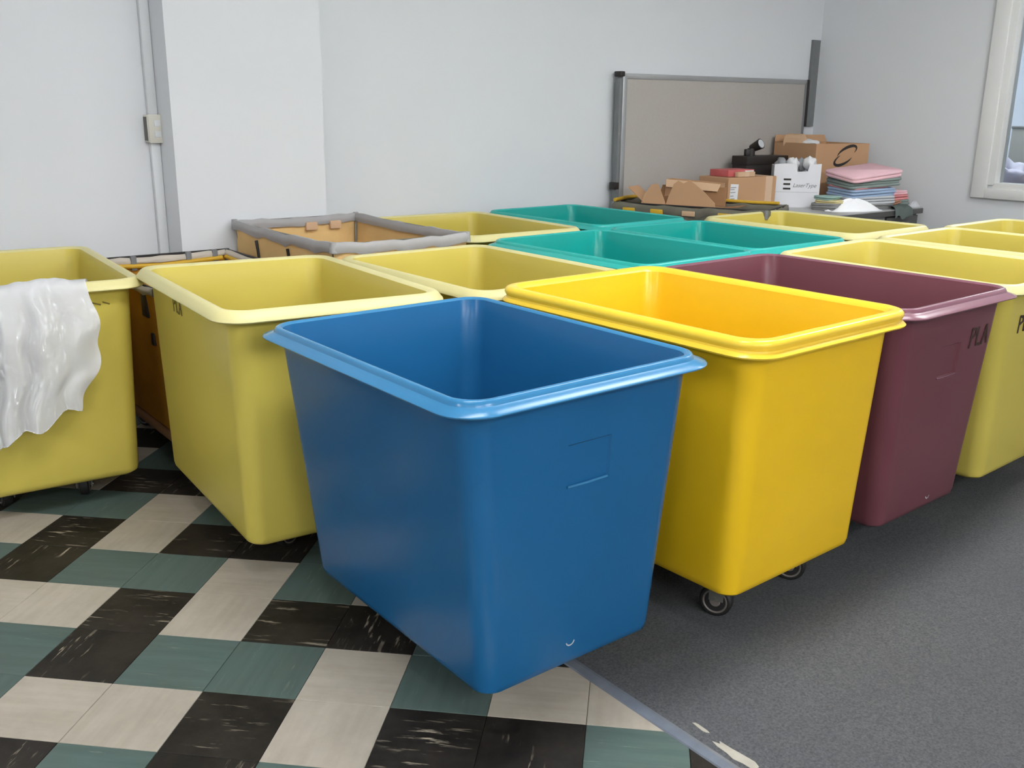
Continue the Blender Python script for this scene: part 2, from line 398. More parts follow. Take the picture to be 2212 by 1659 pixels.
# ================================================================== BINS
def bin_loops(L, W, L2, W2, Hl, Hr, hb, rim):
    hx, hy = W/2, L/2
    def lp(z, ins, r): return [(x, y, z) for x, y in rrect(hx-ins, hy-ins, r)]
    def lb(z, dx, r): return [(x, y, z) for x, y in rrect(W2/2-dx, L2/2-dx, r)]
    def mid(t, dx, r, ins, ztop):
        ax, ay = W2/2-dx, L2/2-dx; tx, ty = hx-ins, hy-ins
        z = (hb+.03)*(1-t) + ztop*t
        return [(x, y, z) for x, y in rrect(ax*(1-t)+tx*t, ay*(1-t)+ty*t, r)]
    out = [lb(hb, .035, .03), lb(hb+.004, .016, .04), lb(hb+.014, .004, .045), lb(hb+.03, 0, .048)]
    bi = .046
    for t in (.25, .5, .75, .93): out.append(mid(t, 0, .05+.008*t, bi, Hl-.012))
    out += [lp(Hl-.014, bi, .058), lp(Hl-.005, bi-.006, .062)]
    if rim == 'flange':
        out += [lp(Hl-.0005, .010, .085), lp(Hl, .002, .088), lp(Hl+.003, 0, .09), lp(Hl+.0055, .002, .088), lp(Hl+.012, .020, .078), lp(Hl+.0155, .026, .074),
                lp(Hr-.007, .028, .072), lp(Hr-.002, .031, .07), lp(Hr, .036, .066), lp(Hr-.001, .042, .062), lp(Hr-.006, .047, .058), lp(Hr-.018, .051, .055)]
        ii = .054
    elif rim == 'bead':
        out += [lp(Hl-.001, .010, .085), lp(Hl, .002, .09), lp(Hl+.004, 0, .09), lp(Hl+.009, .004, .088), lp(Hl+.013, .011, .082), lp(Hl+.018, .0125, .08),
                lp(Hl+.023, .010, .082), lp(Hr-.016, .007, .085), lp(Hr-.008, .0085, .083), lp(Hr-.003, .013, .08), lp(Hr, .022, .074), lp(Hr-.0005, .034, .066), lp(Hr-.004, .042, .06), lp(Hr-.014, .049, .056), lp(Hr-.03, .052, .055)]
        ii = .055
    else:
        out += [lp(Hl-.003, .012, .082), lp(Hl-.002, .004, .088), lp(Hl+.002, 0, .09), lp(Hl+.008, .001, .09), lp(Hl+.014, .006, .086), lp(Hr-.006, .014, .08), lp(Hr-.001, .021, .075), lp(Hr, .028, .07),
                lp(Hr-.002, .038, .064), lp(Hr-.008, .046, .058), lp(Hr-.02, .051, .055)]
        ii = .054
    zt = Hr-.03
    inn = []
    for t in (.95, .75, .5, .25, .0): inn.append(mid(t, .016, .045+.008*t, ii+.007, zt))
    inn += [lb(hb+.022, .010, .042), lb(hb+.014, .020, .04), lb(hb+.011, .04, .03)]
    k = 10
    return out[:k], out[k-1:-1], out[-2:] + inn
DIM = {'flange': (.962, .730, .800, .520, .775, .803, .096), 'bead': (.985, .715, .828, .572, .783, .828, .118), 'band': (.962, .715, .836, .575, .772, .803, .096)}
SHELL = {}
def finish_mesh(name, bm, mat, sharp=38):
    o = finish(name, bm, mat, None, sharp=sharp); me = o.data; bpy.data.objects.remove(o); return me
def shell_mesh(rim, mat, recess):
    key = (rim, mat, recess)
    if key in SHELL: return SHELL[key]
    d = DIM[rim]
    o_, r_, i_ = bin_loops(*d, rim)
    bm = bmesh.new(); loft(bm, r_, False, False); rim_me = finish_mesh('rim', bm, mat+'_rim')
    bm = bmesh.new(); loft(bm, o_ + i_); bmesh.ops.recalc_face_normals(bm, faces=bm.faces[:])
    me = bpy.data.meshes.new('shell'); bm.to_mesh(me); bm.free()
    if recess:
        ob = bpy.data.objects.new('tmp', me); COL.objects.link(ob)
        L, W, L2, W2, Hl, Hr, hb = d
        z0, z1 = .560, .652
        def yf(z): t = (z-hb-.03)/(Hl-.042-hb); return -((L2/2)*(1-t) + (L/2-.046)*t)
        bm = bmesh.new(); vs = []
        for z, e in ((z0, 1), (z1, -1)):
            # sides slope 45 degrees: outer outline larger than the recessed floor
            row = []
            for x, dy in ((-.058, -.03), (.058, -.03), (.058, .006), (-.058, .006)):
                g = -(dy-.006)*.8
                zz = z - e*g; row.append(bm.verts.new((x+.006+math.copysign(g, x), yf(zz)+dy, zz)))
            vs.append(row)
        for k in range(4): bm.faces.new((vs[0][k], vs[0][(k+1) % 4], vs[1][(k+1) % 4], vs[1][k]))
        bm.faces.new(vs[0][::-1]); bm.faces.new(vs[1]); bmesh.ops.recalc_face_normals(bm, faces=bm.faces[:])
        m2 = bpy.data.meshes.new('cut'); bm.to_mesh(m2); bm.free()
        oc = bpy.data.objects.new('cut', m2); COL.objects.link(oc)
        md = ob.modifiers.new('b', 'BOOLEAN'); md.operation = 'DIFFERENCE'; md.solver = 'EXACT'; md.object = oc
        dg = bpy.context.evaluated_depsgraph_get()
        me2 = bpy.data.meshes.new_from_object(ob.evaluated_get(dg))
        bpy.data.objects.remove(ob); bpy.data.objects.remove(oc); me = me2; me.name = 'shell'
    me.materials.clear(); me.materials.append(M[mat])
    me.polygons.foreach_set('use_smooth', [True]*len(me.polygons)); me.set_sharp_from_angle(angle=R(38))
    SHELL[key] = (me, rim_me); return SHELL[key]
# caster prototypes (meshes shared)
def lathe_x(bm, prof, seg=24):
    rs = [[bm.verts.new((x, r*math.cos(2*PI*k/seg), r*math.sin(2*PI*k/seg))) for k in range(seg)] for x, r in prof]
    for a, b_ in zip(rs, rs[1:]):
        for k in range(seg): bm.faces.new((a[k], a[(k+1) % seg], b_[(k+1) % seg], b_[k]))
    bm.faces.new(rs[0]); bm.faces.new(rs[-1][::-1])
def mk(name, bm, mat, sharp=32):
    o = finish(name, bm, mat, None, sharp=sharp); me = o.data; bpy.data.objects.remove(o); return me
WR = .046
bm = bmesh.new(); lathe_x(bm, [(-.016, .033), (-.016, .040), (-.012, WR-.001), (-.006, WR), (.006, WR), (.012, WR-.001), (.016, .040), (.016, .033)]); TYRE = mk('tyre', bm, 'black')
bm = bmesh.new(); lathe_x(bm, [(-.020, .007), (-.0205, .012), (-.0155, .016), (-.0150, .028), (-.018, .0325), (-.0175, .0345), (.0175, .0345), (.018, .0325), (.0150, .028), (.0155, .016), (.0205, .012), (.020, .007)]); HUB = mk('hub', bm, 'hub')
bm = bmesh.new()
bx(bm, -.042, .042, -.05, .05, -.006, 0); cyl(bm, .026, .014, Matrix.Translation((0, 0, -.012)))
bx(bm, -.027, -.023, -.005, .035, -.065, -.014); bx(bm, .023, .027, -.005, .035, -.065, -.014); bx(bm, -.027, .027, -.02, .035, -.020, -.014)
cyl(bm, .006, .06, Matrix.Translation((0, .02, -.058)) @ Matrix.Rotation(PI/2, 4, 'Y'), 10)
FORK = mk('caster', bm, 'zinc')
def casters(root, W2, L2, hb, angs=None, ins=(.115, .105)):
    for i, (sx, sy) in enumerate(((-1, -1), (1, -1), (1, 1), (-1, 1))):
        a = angs[i] if angs else random.uniform(0, 2*PI)
        f = link('caster', FORK, None, root, (sx*(W2/2-ins[0]), sy*(L2/2-ins[1]), hb), (0, 0, a))
        # wheel centre sits at wheel radius above ground
        zc = -(hb - WR)
        link('tyre', TYRE, None, f, (0, .02, zc)); link('hub', HUB, None, f, (0, .02, zc))
def make_bin(mat, rim, x, y, yaw, dz, label, group=None, recess=False, tilt=(0, 0), z0=.008, angs=None, sxy=(1, 1)):
    r = thing('laundry_bin', label, 'bin', (x, y, z0), (R(tilt[1]), R(-tilt[0]), R(yaw)), group)
    L, W, L2, W2, Hl, Hr, hb = DIM[rim]
    sh, rm = shell_mesh(rim, mat, recess)
    sc_ = (Hl+dz)/Hl
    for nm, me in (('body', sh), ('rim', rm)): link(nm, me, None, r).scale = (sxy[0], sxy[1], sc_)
    casters(r, W2, L2, hb*sc_, angs, (.115, .105) if rim == 'bead' else (.16, .18))
    return r
G_P = 'pale yellow bins packed along the room'
# name: x, y, yaw, dz
B = {}
B['blue'] = make_bin('blue', 'flange', 1.345, 1.867, -.27, .002, 'cobalt blue plastic bin standing in front of all the others, half on carpet', 'plastic bins on casters', True, (.6, -.3), .003, (2.2, 1.0, 4.0, 5.0))
B['gold'] = make_bin('gold', 'bead', 2.093, 1.834, 1.9, .0, 'bright golden yellow bin with thick beaded rim beside blue bin', 'plastic bins on casters', angs=(R(22), R(26), 1, 2))
B['maroon'] = make_bin('maroon', 'flange', 2.803, 1.886, 1.8, .006, 'maroon plastic bin standing right of the golden yellow bin', 'plastic bins on casters', True, sxy=(.975, 1.05))
B['p1'] = make_bin('pale', 'band', 1.300, 2.880, -3.78, .012, 'pale yellow bin behind the blue bin, standing on the tiles', 'plastic bins on casters', z0=0, tilt=(-.5, 0))
B['p0'] = make_bin('pale', 'band', .676, 3.745, -3.78, -.008, 'pale yellow bin with white towel over its edge, far left', 'plastic bins on casters', z0=0)
B['p2'] = make_bin('pale', 'band', 2.073, 2.852, .31, -.012, 'pale yellow bin behind the golden bin, in front of the canvas cart', 'plastic bins on casters')
B['t1'] = make_bin('teal', 'flange', 2.840, 2.915, 2.2, -.004, 'teal green bin directly behind the maroon bin', 'plastic bins on casters')
B['t2'] = make_bin('teal', 'flange', 3.594, 3.968, 2.0, -.008, 'farthest teal green bin, in front of the cart of cardboard', 'plastic bins on casters')
B['t3'] = make_bin('teal', 'flange', 3.594, 2.990, .6, -.012, 'rightmost teal green bin, in front of the pale bin nearest the desk', 'plastic bins on casters')
B['p3'] = make_bin('pale', 'band', 2.850, 3.985, -1.3, -.012, 'pale yellow bin right of the grey rimmed canvas cart', 'plastic bins on casters')
B['p4'] = make_bin('pale', 'band', 4.348, 3.033, 1.1, -.004, 'pale yellow bin right in front of the grey desk', 'plastic bins on casters')
B['p5'] = make_bin('pale', 'band', 3.515, 1.918, 2.0, .006, 'pale yellow bin standing right of the maroon bin', 'plastic bins on casters', tilt=(.6, .4))
B['p6'] = make_bin('pale', 'band', 4.330, 1.996, 1.1, .002, 'pale yellow bin next beyond the one right of maroon bin, cut by right edge', 'plastic bins on casters')
B['p7'] = make_bin('pale', 'band', 5.065, 2.088, 1.5, -.006, 'pale yellow bin farthest right, only its corner showing', 'plastic bins on casters')
def face_y(rim, z):
    L, W, L2, W2, Hl, Hr, hb = DIM[rim]; t = (z-hb-.03)/(Hl-.042-hb); return -((L2/2)*(1-t) + (L/2-.046)*t)
def face_dir(rim):
    a = Vector((0, face_y(rim, .5), .5)); b_ = Vector((0, face_y(rim, .7), .7)); return (b_-a).normalized()
strokes('marking', PLA, 'ink_soft', B['maroon'], (.125, face_y('flange', .635)*1.05-.001, .635), (1, 0, .02), face_dir('flange'), .058, .009)
strokes('marking', PLA, 'ink_soft', B['p5'], (-.19, face_y('band', .63)-.001, .63), (1, 0, .02), face_dir('band'), .055, .009)
d = DIM['band']; xs = lambda z: -((d[3]/2)*(1-(z-.148)/(d[4]-.16)) + (d[1]/2-.046)*((z-.148)/(d[4]-.16)))
strokes('marking', PLA, 'ink_yellow', B['p1'], (xs(.715)-.001, .135, .715), (0, -1, 0), Vector((xs(.75)-xs(.65), 0, .1)), .045, .006)
strokes('marking', [[(0, .2), (.3, .5), (.9, .3)], [(1.1, .5), (1.6, .3)]], 'ink_yellow', B['p0'], (.17, face_y('band', .70)-.001, .70), (1, 0, 0), face_dir('band'), .04, .004)

ARC = [[(math.cos(R(a))*.5, math.sin(R(a))*.5) for a in range(200, 345, 18)]]
strokes('scuff', ARC, 'scuff', B['blue'], (-.02, face_y('flange', .17)-.0012, .170), (1, 0, 0), face_dir('flange'), .024, .003)
strokes('scuff', ARC, 'scuff', B['maroon'], (.04, face_y('flange', .15)*1.05-.0012, .150), (1, 0, 0), face_dir('flange'), .022, .003)
for nm, k in (('blue', 1.0), ('maroon', 1.05)):
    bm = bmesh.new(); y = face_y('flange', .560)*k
    tube(bm, [(-.052, y+.001, .560), (.0, y-.0005, .5595), (.064, y+.001, .560)], .0028, 8); finish('highlight_bead', bm, nm+'_rim', B[nm])  # added bead in the paler rim colour, giving the recess edge its highlight
# towel over the rim of the far left bin -------------------------------------
def towel():
    L, W, L2, W2, Hl, Hr, hb = DIM['band']
    Hl -= .006; Hr -= .006
    # path in (outward distance from the centre, z), from inside over the rim to the outside
    yin = L/2-.060; yo = L/2+.006
    path = [(yin-.012, Hr-.20), (yin-.006, Hr-.10), (yin, Hr-.03), (yin+.008, Hr-.004), (yin+.022, Hr+.008), (yin+.04, Hr+.006), (yo+.002, Hr-.012), (yo+.006, Hl-.02)]
    for k in range(1, 19): path.append((yo+.006-.0012*k - (.0004*k*k if k > 99 else 0), Hl-.02-.0245*k))
    nu = 90; bm = bmesh.new(); grid = []
    for j, (yy, zz) in enumerate(path):
        row = []
        tj = max(0, (j-7)/18)
        for i in range(nu+1):
            s = i/nu
            x = -.42 + .59*s
            # right edge swings out a little, then the corner hangs inwards
            xr = (.012*math.sin(min(1, tj*1.6)*PI/2) - .10*max(0, tj-.45)*1.6)
            x += xr*s**2 + .010*math.sin(j*.8)*s
            fold = 0
            if j > 5:
                amp = min(1, (j-5)/6)
                gr = math.exp(-((s-.30-.02*tj)/.03)**2) + math.exp(-((s-.505+.01*tj)/.020)**2) + .9*math.exp(-((s-.665+.02*tj)/.030)**2) + .35*math.exp(-((s-.80-.10*tj)/.05)**2)
                wr = .007*math.sin(26*s+11*tj)*max(0, s-.68)*3*math.sin(PI*min(1, tj*1.1)) + .004*math.sin(41*s-9*tj+1)*max(0, s-.6)
                fold = amp*(.004 + .038*max(0, 1-gr) + wr*1.3 - .010*max(0, s-.92)*8)
            hump = (.012*max(0, math.sin(s*17+1)) + .008*max(0, math.sin(s*31))) if 2 <= j <= 6 else 0
            # uneven hem
            hem = (-.035*math.sin(s*5.2+.4) + .07*max(0, s-.72)*3.2 + .012*math.sin(s*23))*max(0, tj)**1.5
            row.append(bm.verts.new((x, -(yy + fold), zz + hump + hem)))
        grid.append(row)
    for a, b_ in zip(grid, grid[1:]):
        for k in range(nu): bm.faces.new((a[k], a[k+1], b_[k+1], b_[k]))
    bmesh.ops.solidify(bm, geom=bm.faces[:], thickness=.004)
    o = finish('towel', bm, 'towel', None, sharp=180)
    o.matrix_world = Matrix.Translation((.676, 3.745, 0)) @ Matrix.Rotation(R(-3.78), 4, 'Z')
    sb = o.modifiers.new('s', 'SUBSURF'); sb.levels = sb.render_levels = 1
    return tag(o, 'white cotton towel draped over the edge of the far left bin', 'towel')
towel()

# ================================================================== CANVAS CARTS
def sag_panel(bm, p0, p1, z1, q0, q1, z0, bulge, nu=12, nv=6, nrm=(0, -1, 0), scallop=0):
    """a canvas side between a top edge p0-p1 and a bottom edge q0-q1"""
    nrm = Vector(nrm); g = []
    for j in range(nv+1):
        t = j/nv; row = []
        for i in range(nu+1):
            s = i/nu
            a = Vector((p0[0]*(1-s)+p1[0]*s, p0[1]*(1-s)+p1[1]*s, z1 - scallop*abs(math.sin(s*PI*3))))
            b_ = Vector((q0[0]*(1-s)+q1[0]*s, q0[1]*(1-s)+q1[1]*s, z0))
            p = a*(1-t)+b_*t + nrm*bulge*math.sin(PI*t)*math.sin(PI*s) + nrm*.006*math.sin(s*19+t*5)*math.sin(PI*t)
            row.append(bm.verts.new(p))
        g.append(row)
    for a, b_ in zip(g, g[1:]):
        for i in range(nu): bm.faces.new((a[i], a[i+1], b_[i+1], b_[i]))
def make_cart(label, x, y, yaw, W, L, H, rim_mat, canvas, rail_z=.002, rim_r=.012, band=.05, inner=None, straps=True, rail='zinc', wob=.004, hb=.15):
    t = thing('canvas_cart', label, 'cart', (x, y, .008 if x > CARP_X else 0), (0, 0, R(yaw)), 'canvas laundry carts')
    hx, hy = W/2, L/2; tx, ty = hx-.06, hy-.07
    bm = bmesh.new()
    cs = [(-hx, -hy), (hx, -hy), (hx, hy), (-hx, hy)]; cb = [(-tx, -ty), (tx, -ty), (tx, ty), (-tx, ty)]
    ns = [(0, -1, 0), (1, 0, 0), (0, 1, 0), (-1, 0, 0)]
    for k in range(4): sag_panel(bm, cs[k], cs[(k+1) % 4], H-.012, cb[k], cb[(k+1) % 4], hb, .018, nrm=ns[k])
    bmesh.ops.remove_doubles(bm, verts=bm.verts[:], dist=.001)
    v = [bm.verts.new((px, py, hb)) for px, py in cb]; bm.faces.new(v)
    bmesh.ops.solidify(bm, geom=bm.faces[:], thickness=.006)
    finish('basket', bm, canvas, t, sharp=60)
    # rim: grey band folded over a steel rail
    names = ('rim_band',)*4
    for k in range(4):
        a, b_ = Vector((*cs[k], H)), Vector((*cs[(k+1) % 4], H)); bm = bmesh.new(); nn = Vector(ns[k]); n_ = 14; rows = []
        for i in range(n_+1):
            s = i/n_; p = a*(1-s)+b_*s; w_ = wob*math.sin(s*21+k*2)+wob*.7*math.sin(s*47+k)
            dz = -.008*math.sin(PI*s)
            prof = [(.010, -band+w_), (.016, -band*.5), (.013, -.004), (.006, .006), (-.006, .006), (-.013, -.004), (-.016, -band*.5), (-.012, -band*.9-w_), (-.008, -band*.5), (.006, -band*.5)]
            rows.append([bm.verts.new(p + nn*(u*(1+10*w_)) + Vector((0, 0, z+dz+w_*.6))) for u, z in prof])
        for r0, r1 in zip(rows, rows[1:]):
            for q in range(len(r0)): bm.faces.new((r0[q], r0[(q+1) % len(r0)], r1[(q+1) % len(r0)], r1[q]))
        bm.faces.new(rows[0][::-1]); bm.faces.new(rows[-1])
        finish('rim_band', bm, rim_mat, t, sharp=50)
    bm = bmesh.new()
    tube(bm, [(px*1.0, py*1.0, H+rail_z) for px, py in cs], .006, 8, True); finish('rail', bm, rail, t)
    for k in range(4):
        bm = bmesh.new(); px, py = cs[k]
        cyl(bm, .016, band+.004, Matrix.Translation((px, py, H-band*.5+.006)), 12, .013); finish('corner_cap', bm, 'vinyl' if rim_mat == 'vinyl' else 'strip', t)
        bm = bmesh.new(); q = cb[k]; tube(bm, [(px*.985, py*.985, H-.01), (q[0]*1.02, q[1]*1.02, hb-.02)], .007, 8); finish('corner_post', bm, 'zinc', t)
    box('base_board', 'card_dk', -tx-.02, tx+.02, -ty-.02, ty+.02, hb-.035, hb-.008, t, .004)
    casters(t, 2*tx+.06, 2*ty+.06, hb-.035)
    return t, cs, cb
c1, cs, cb = make_cart('tan canvas cart with grey vinyl rim below the pilaster', 2.055, 3.835, 0.0, .63, .96, .83, 'vinyl', 'canvas', rail_z=-.006, band=.038)
def on_side(cart_dims, side, s, z):
    """a point on the canvas: side 0 front, 3 left"""
    W, L, H, hb = cart_dims; t = (H-z)/(H-hb)
    hx, hy = W/2*(1-t)+(W/2-.06)*t, L/2*(1-t)+(L/2-.07)*t
    return (-hx+2*hx*s, -hy, z) if side == 0 else (-hx, -hy+2*hy*s, z)
cd = (.63, 1.0, .822, .15)
for s in (.06, .4, .72):
    bm = bmesh.new(); pts = [Vector(on_side(cd, 3, s, z))+Vector((-.016, .004*math.sin(z*60), 0)) for z in (.77, .73, .68, .6, .5)]
    tube(bm, pts, .007, 6); finish('strap', bm, 'black_soft', c1)
for s in (.62, .83):
    bm = bmesh.new(); bx(bm, -.315+s*.61-.03, -.315+s*.61+.03, .455, .474, .765, .805, bev=.006); finish('clip', bm, 'card_lt', c1)
strokes('marking', [[(.5, 1), (0, 1), (0, 0), (.5, 0)], [(0, .5), (.4, .5)], [(1.1, 1), (1.7, 1)], [(1.4, 1), (1.4, 0)], [(2.4, 1), (3, 1), (2.5, 0)], [(3.4, .5), (3.9, .5)]], 'ink_soft', c1, on_side(cd, 0, .36, .752)+Vector((0, -.012, 0)) if False else (-.11, -.517, .755), (1, 0, 0), (0, .06, 1), .026, .004)
c2, _, _ = make_cart('amber canvas cart with yellow webbing behind the pale bin', 1.375, 3.845, 0, .60, .85, .715, 'canvas_lt', 'canvas_or', band=.022, rail='black', wob=.003)
for (a_, b_) in (((-.27, .407, .686), (.27, .407, .686)), ((.287, .40, .69), (.287, -.40, .69)), ((-.287, .40, .69), (-.287, -.40, .69))):
    bm = bmesh.new(); m_ = [a_[q]*.5+b_[q]*.5 for q in range(3)]; m_[2] -= .012; tube(bm, [a_, m_, b_], .010, 8); finish('webbing', bm, 'yellow_web', c2)
for px in (-.12, .12, .24):
    bm = bmesh.new(); bx(bm, px-.012, px+.012, .405, .432, .66, .722, bev=.003); finish('clip', bm, 'strip', c2)
bm = bmesh.new(); bx(bm, -.306, -.285, -.32, -.26, .60, .69, bev=.004); finish('bracket', bm, 'black_soft', c2)
bm = bmesh.new(); bx(bm, -.300, -.280, -.345, -.315, .50, .545, bev=.004); finish('bracket', bm, 'black_soft', c2)
C3 = dict(x=4.535, y=3.985, yaw=21.5)
c3, _, _ = make_cart('soiled grey canvas cart with yellow webbing, holding cardboard boxes', C3['x'], C3['y'], C3['yaw'], .42, .95, .797, 'canvas_olive', 'canvas_olive', band=.045, rail='black', wob=.006)
for (sx, y0, y1) in ((.21, -.43, -.05), (.21, .05, .40)):
    bm = bmesh.new(); tube(bm, [(sx, y0, .812), (sx+.004, (y0+y1)/2, .808), (sx, y1, .812)], .010, 8); finish('webbing', bm, 'yellow_web', c3)
bm = bmesh.new(); tube(bm, [(-.18, .475, .812), (0, .477, .816), (.18, .475, .812)], .011, 8); finish('webbing', bm, 'yellow_web', c3)
for yy, m in ((.36, 'yellow_web'), (.18, 'yellow_web'), (-.02, 'card_lt'), (-.24, 'yellow_web')):
    bm = bmesh.new(); bx(bm, -.230, -.218, yy-.04, yy+.04, .745, .775, bev=.004); finish('webbing_tab', bm, m, c3)

# ================================================================== DESK
dx0, dx1, dy0, dy1, dz = 4.99, 6.29, 3.53, 4.42, .74
desk = thing('steel_desk', 'grey steel office desk with drawers against the back wall', 'desk', (dx0, dy0, .008))
def dbox(nm, mat, x0, x1, y0, y1, z0, z1, parent=None, bev=.003):
    bm = bmesh.new(); off = (0, 0, 0); bx(bm, x0, x1, y0, y1, z0, z1, bev=bev); return finish(nm, bm, mat, parent or desk)
dw, dd_ = dx1-dx0, dy1-dy0
dbox('desktop', 'desk_top', 0, dw, 0, dd_, .702, .732, bev=.005)
dbox('top_edge', 'desk_dark', .002, dw-.002, -.006, .02, .690, .724)
for (a, b_) in ((.02, .42), (dw-.42, dw-.02)):
    dbox('pedestal', 'desk_dark', a, b_, .03, dd_-.04, .05, .700)
    for z0, z1 in ((.53, .68), (.37, .52), (.08, .36)):
        d_ = dbox('drawer', 'desk_dark', a+.012, b_-.012, .012, .032, z0, z1)
        bm = bmesh.new(); bx(bm, (a+b_)/2-.06, (a+b_)/2+.06, -.006, .014, z1-.05, z1-.038, bev=.003); finish('handle', bm, 'zinc', d_)
    for lx in (a+.03, b_-.03):
        for ly in (.06, dd_-.08): dbox('leg', 'black', lx-.015, lx+.015, ly-.015, ly+.015, 0, .05)
dbox('centre_drawer', 'grey_metal', .43, dw-.43, .012, .45, .60, .69)
dbox('back_panel', 'desk_dark', .42, dw-.42, dd_-.06, dd_-.045, .2, .70)
DZ = .740

# partition board ------------------------------------------------------------
pb = thing('partition_panel', 'grey fabric cubicle partition with aluminium edge leaning by the back wall', 'partition', (4.335, 4.505, .008), (0, R(-.35), R(.8)))
PW, PH = 1.905, 1.56
def pbox(nm, mat, x0, x1, y0, y1, z0, z1, bev=.004):
    bm = bmesh.new(); bx(bm, x0, x1, y0, y1, z0, z1, bev=bev); return finish(nm, bm, mat, pb)
pbox('fabric', 'fabric_panel', .05, PW-.02, -.020, .020, .10, PH-.03)
pbox('top_rail', 'alu', .012, PW, -.026, .026, PH-.034, PH, .008)
pbox('edge_post', 'alu', .012, .052, -.027, .027, .02, PH-.004, .008); pbox('edge_post', 'strip', -.012, .012, -.022, .022, .05, PH-.03)
pbox('edge_post', 'strip', PW-.024, PW, -.026, .026, .02, PH-.01)
pbox('bottom_rail', 'alu', .02, PW, -.026, .026, .04, .10)
pbox('corner_cap', 'black_soft', -.014, .026, -.03, .03, PH-.02, PH+.012, .006)
pbox('hinge_block', 'black_soft', -.03, .010, -.025, .025, .86, .905, .005)
pbox('foot', 'black', .01, .07, -.1, .04, 0, .04); pbox('foot', 'black', PW-.07, PW-.01, -.1, .04, 0, .04)
pbox('strap', 'black_soft', PW-.005, PW+.018, -.034, -.012, 1.23, 1.56, .004)

# outlet and conduit on the wall ---------------------------------------------
cdt = bpy.data.objects.new('wall_conduit', None); COL.objects.link(cdt); cdt.location = (1.483, WY, 0)
tag(cdt, 'white painted conduit running up the wall beside the pilaster', 'conduit')
bm = bmesh.new(); bx(bm, -.022, .022, -.030, 0, .3, 1.185, bev=.007); finish('lower_run', bm, 'conduit', cdt)
bm = bmesh.new(); bx(bm, -.022, .022, -.030, 0, 1.305, CEIL_Z, bev=.007); finish('upper_run', bm, 'conduit', cdt)
ob = thing('outlet_box', 'ivory electrical outlet box on the white wall conduit', 'outlet', (1.483, WY, 1.245))
bm = bmesh.new(); bx(bm, -.038, .042, -.055, 0, -.06, .06, bev=.004); finish('box_body', bm, 'beige_plate', ob)
bm = bmesh.new(); bx(bm, -.040, -.037, -.048, -.010, -.052, .052); finish('dark_side', bm, 'box_metal', ob)  # thin darker plate on the left side of the box
bm = bmesh.new(); bx(bm, -.034, .044, -.060, -.054, -.062, .062, bev=.002); pl = finish('cover_plate', bm, 'beige_plate', ob)
for z in (-.024, .024):
    bm = bmesh.new(); bx(bm, -.010, .018, -.0625, -.0595, z-.013, z+.013, bev=.001); finish('socket', bm, 'conduit', pl)

# ================================================================== BOXES
def carton(name, label, x, y, z, yaw, w_, d_, h_, mat='card', open_=False, flaps=(), tilt=(0, 0)):
    """corrugated box; origin at front-left bottom corner, front face along +x"""
    t = thing(name, label, 'box', (x, y, z), (R(tilt[0]), R(tilt[1]), R(yaw)))
    th = .004; bm = bmesh.new()
    if open_:
        bx(bm, 0, w_, 0, th, 0, h_); bx(bm, 0, w_, d_-th, d_, 0, h_); bx(bm, 0, th, th, d_-th, 0, h_); bx(bm, w_-th, w_, th, d_-th, 0, h_); bx(bm, th, w_-th, th, d_-th, 0, th)
    else: bx(bm, 0, w_, 0, d_, 0, h_, bev=.004)
    finish('body', bm, mat, t, flat=True)
    for (side, ln, ang, fm) in flaps:     # side f b l r, flap length, angle above horizontal outward
        a = R(ang); bm = bmesh.new()
        if side in 'fb':
            sgn = -1 if side == 'f' else 1; o = Vector((0, 0 if side == 'f' else d_, h_)); e = Vector((w_, 0, 0)); u = Vector((0, sgn*math.cos(a), math.sin(a)))
        else:
            sgn = -1 if side == 'l' else 1; o = Vector((0 if side == 'l' else w_, 0, h_)); e = Vector((0, d_, 0)); u = Vector((sgn*math.cos(a), 0, math.sin(a)))
        nn = e.cross(u).normalized()*th
        q = [o, o+e, o+e*.97+u*ln, o+e*.03+u*ln]
        lo = [bm.verts.new(p) for p in q]; hi = [bm.verts.new(p+nn) for p in q]
        bm.faces.new(lo[::-1]); bm.faces.new(hi)
        for k in range(4): bm.faces.new((lo[k], lo[(k+1) % 4], hi[(k+1) % 4], hi[k]))
        finish('flap', bm, fm, t, flat=True)
    return t
def cart_pt(u, v, z):
    a = R(C3['yaw']); return (C3['x']+u*math.cos(a)-v*math.sin(a), C3['y']+u*math.sin(a)+v*math.cos(a), z)
# two cartons inside the far cart
p = cart_pt(-.165, .275, .30)
bxA = carton('cardboard_box', 'open cardboard box with raised flaps inside the soiled canvas cart', p[0], p[1], p[2], C3['yaw']-90, .44, .17, .50, 'card', True,
       (('l', .16, 38, 'card'), ('b', .12, 62, 'card_dk'), ('r', .13, 8, 'card_dk')))
# the big front flap stands up with a pointed outline
def flap_poly(parent, pts, mat, lean, th=.004, origin=(0, 0, .5)):
    bm = bmesh.new(); o = Vector(origin)
    lo = [bm.verts.new(o+Vector((x, lean*z*1.0, z))) for x, z in pts]; hi = [bm.verts.new(o+Vector((x, lean*z+th, z+th*.2))) for x, z in pts]
    bm.faces.new(lo); bm.faces.new(hi[::-1])
    for k in range(len(pts)): bm.faces.new((lo[k], hi[k], hi[(k+1) % len(pts)], lo[(k+1) % len(pts)]))
    return finish('flap', bm, mat, parent, flat=True)
flap_poly(bxA, [(.12, -.02), (.44, -.02), (.43, .03), (.36, .09), (.295, .135), (.26, .155), (.225, .135), (.19, .15), (.165, .13), (.14, .06)], 'card', .15)
flap_poly(bxA, [(-.04, -.02), (.13, -.02), (.12, .02), (.06, .125), (.02, .12), (-.02, .06)], 'card', .25)
p = cart_pt(.02, .25, .5)
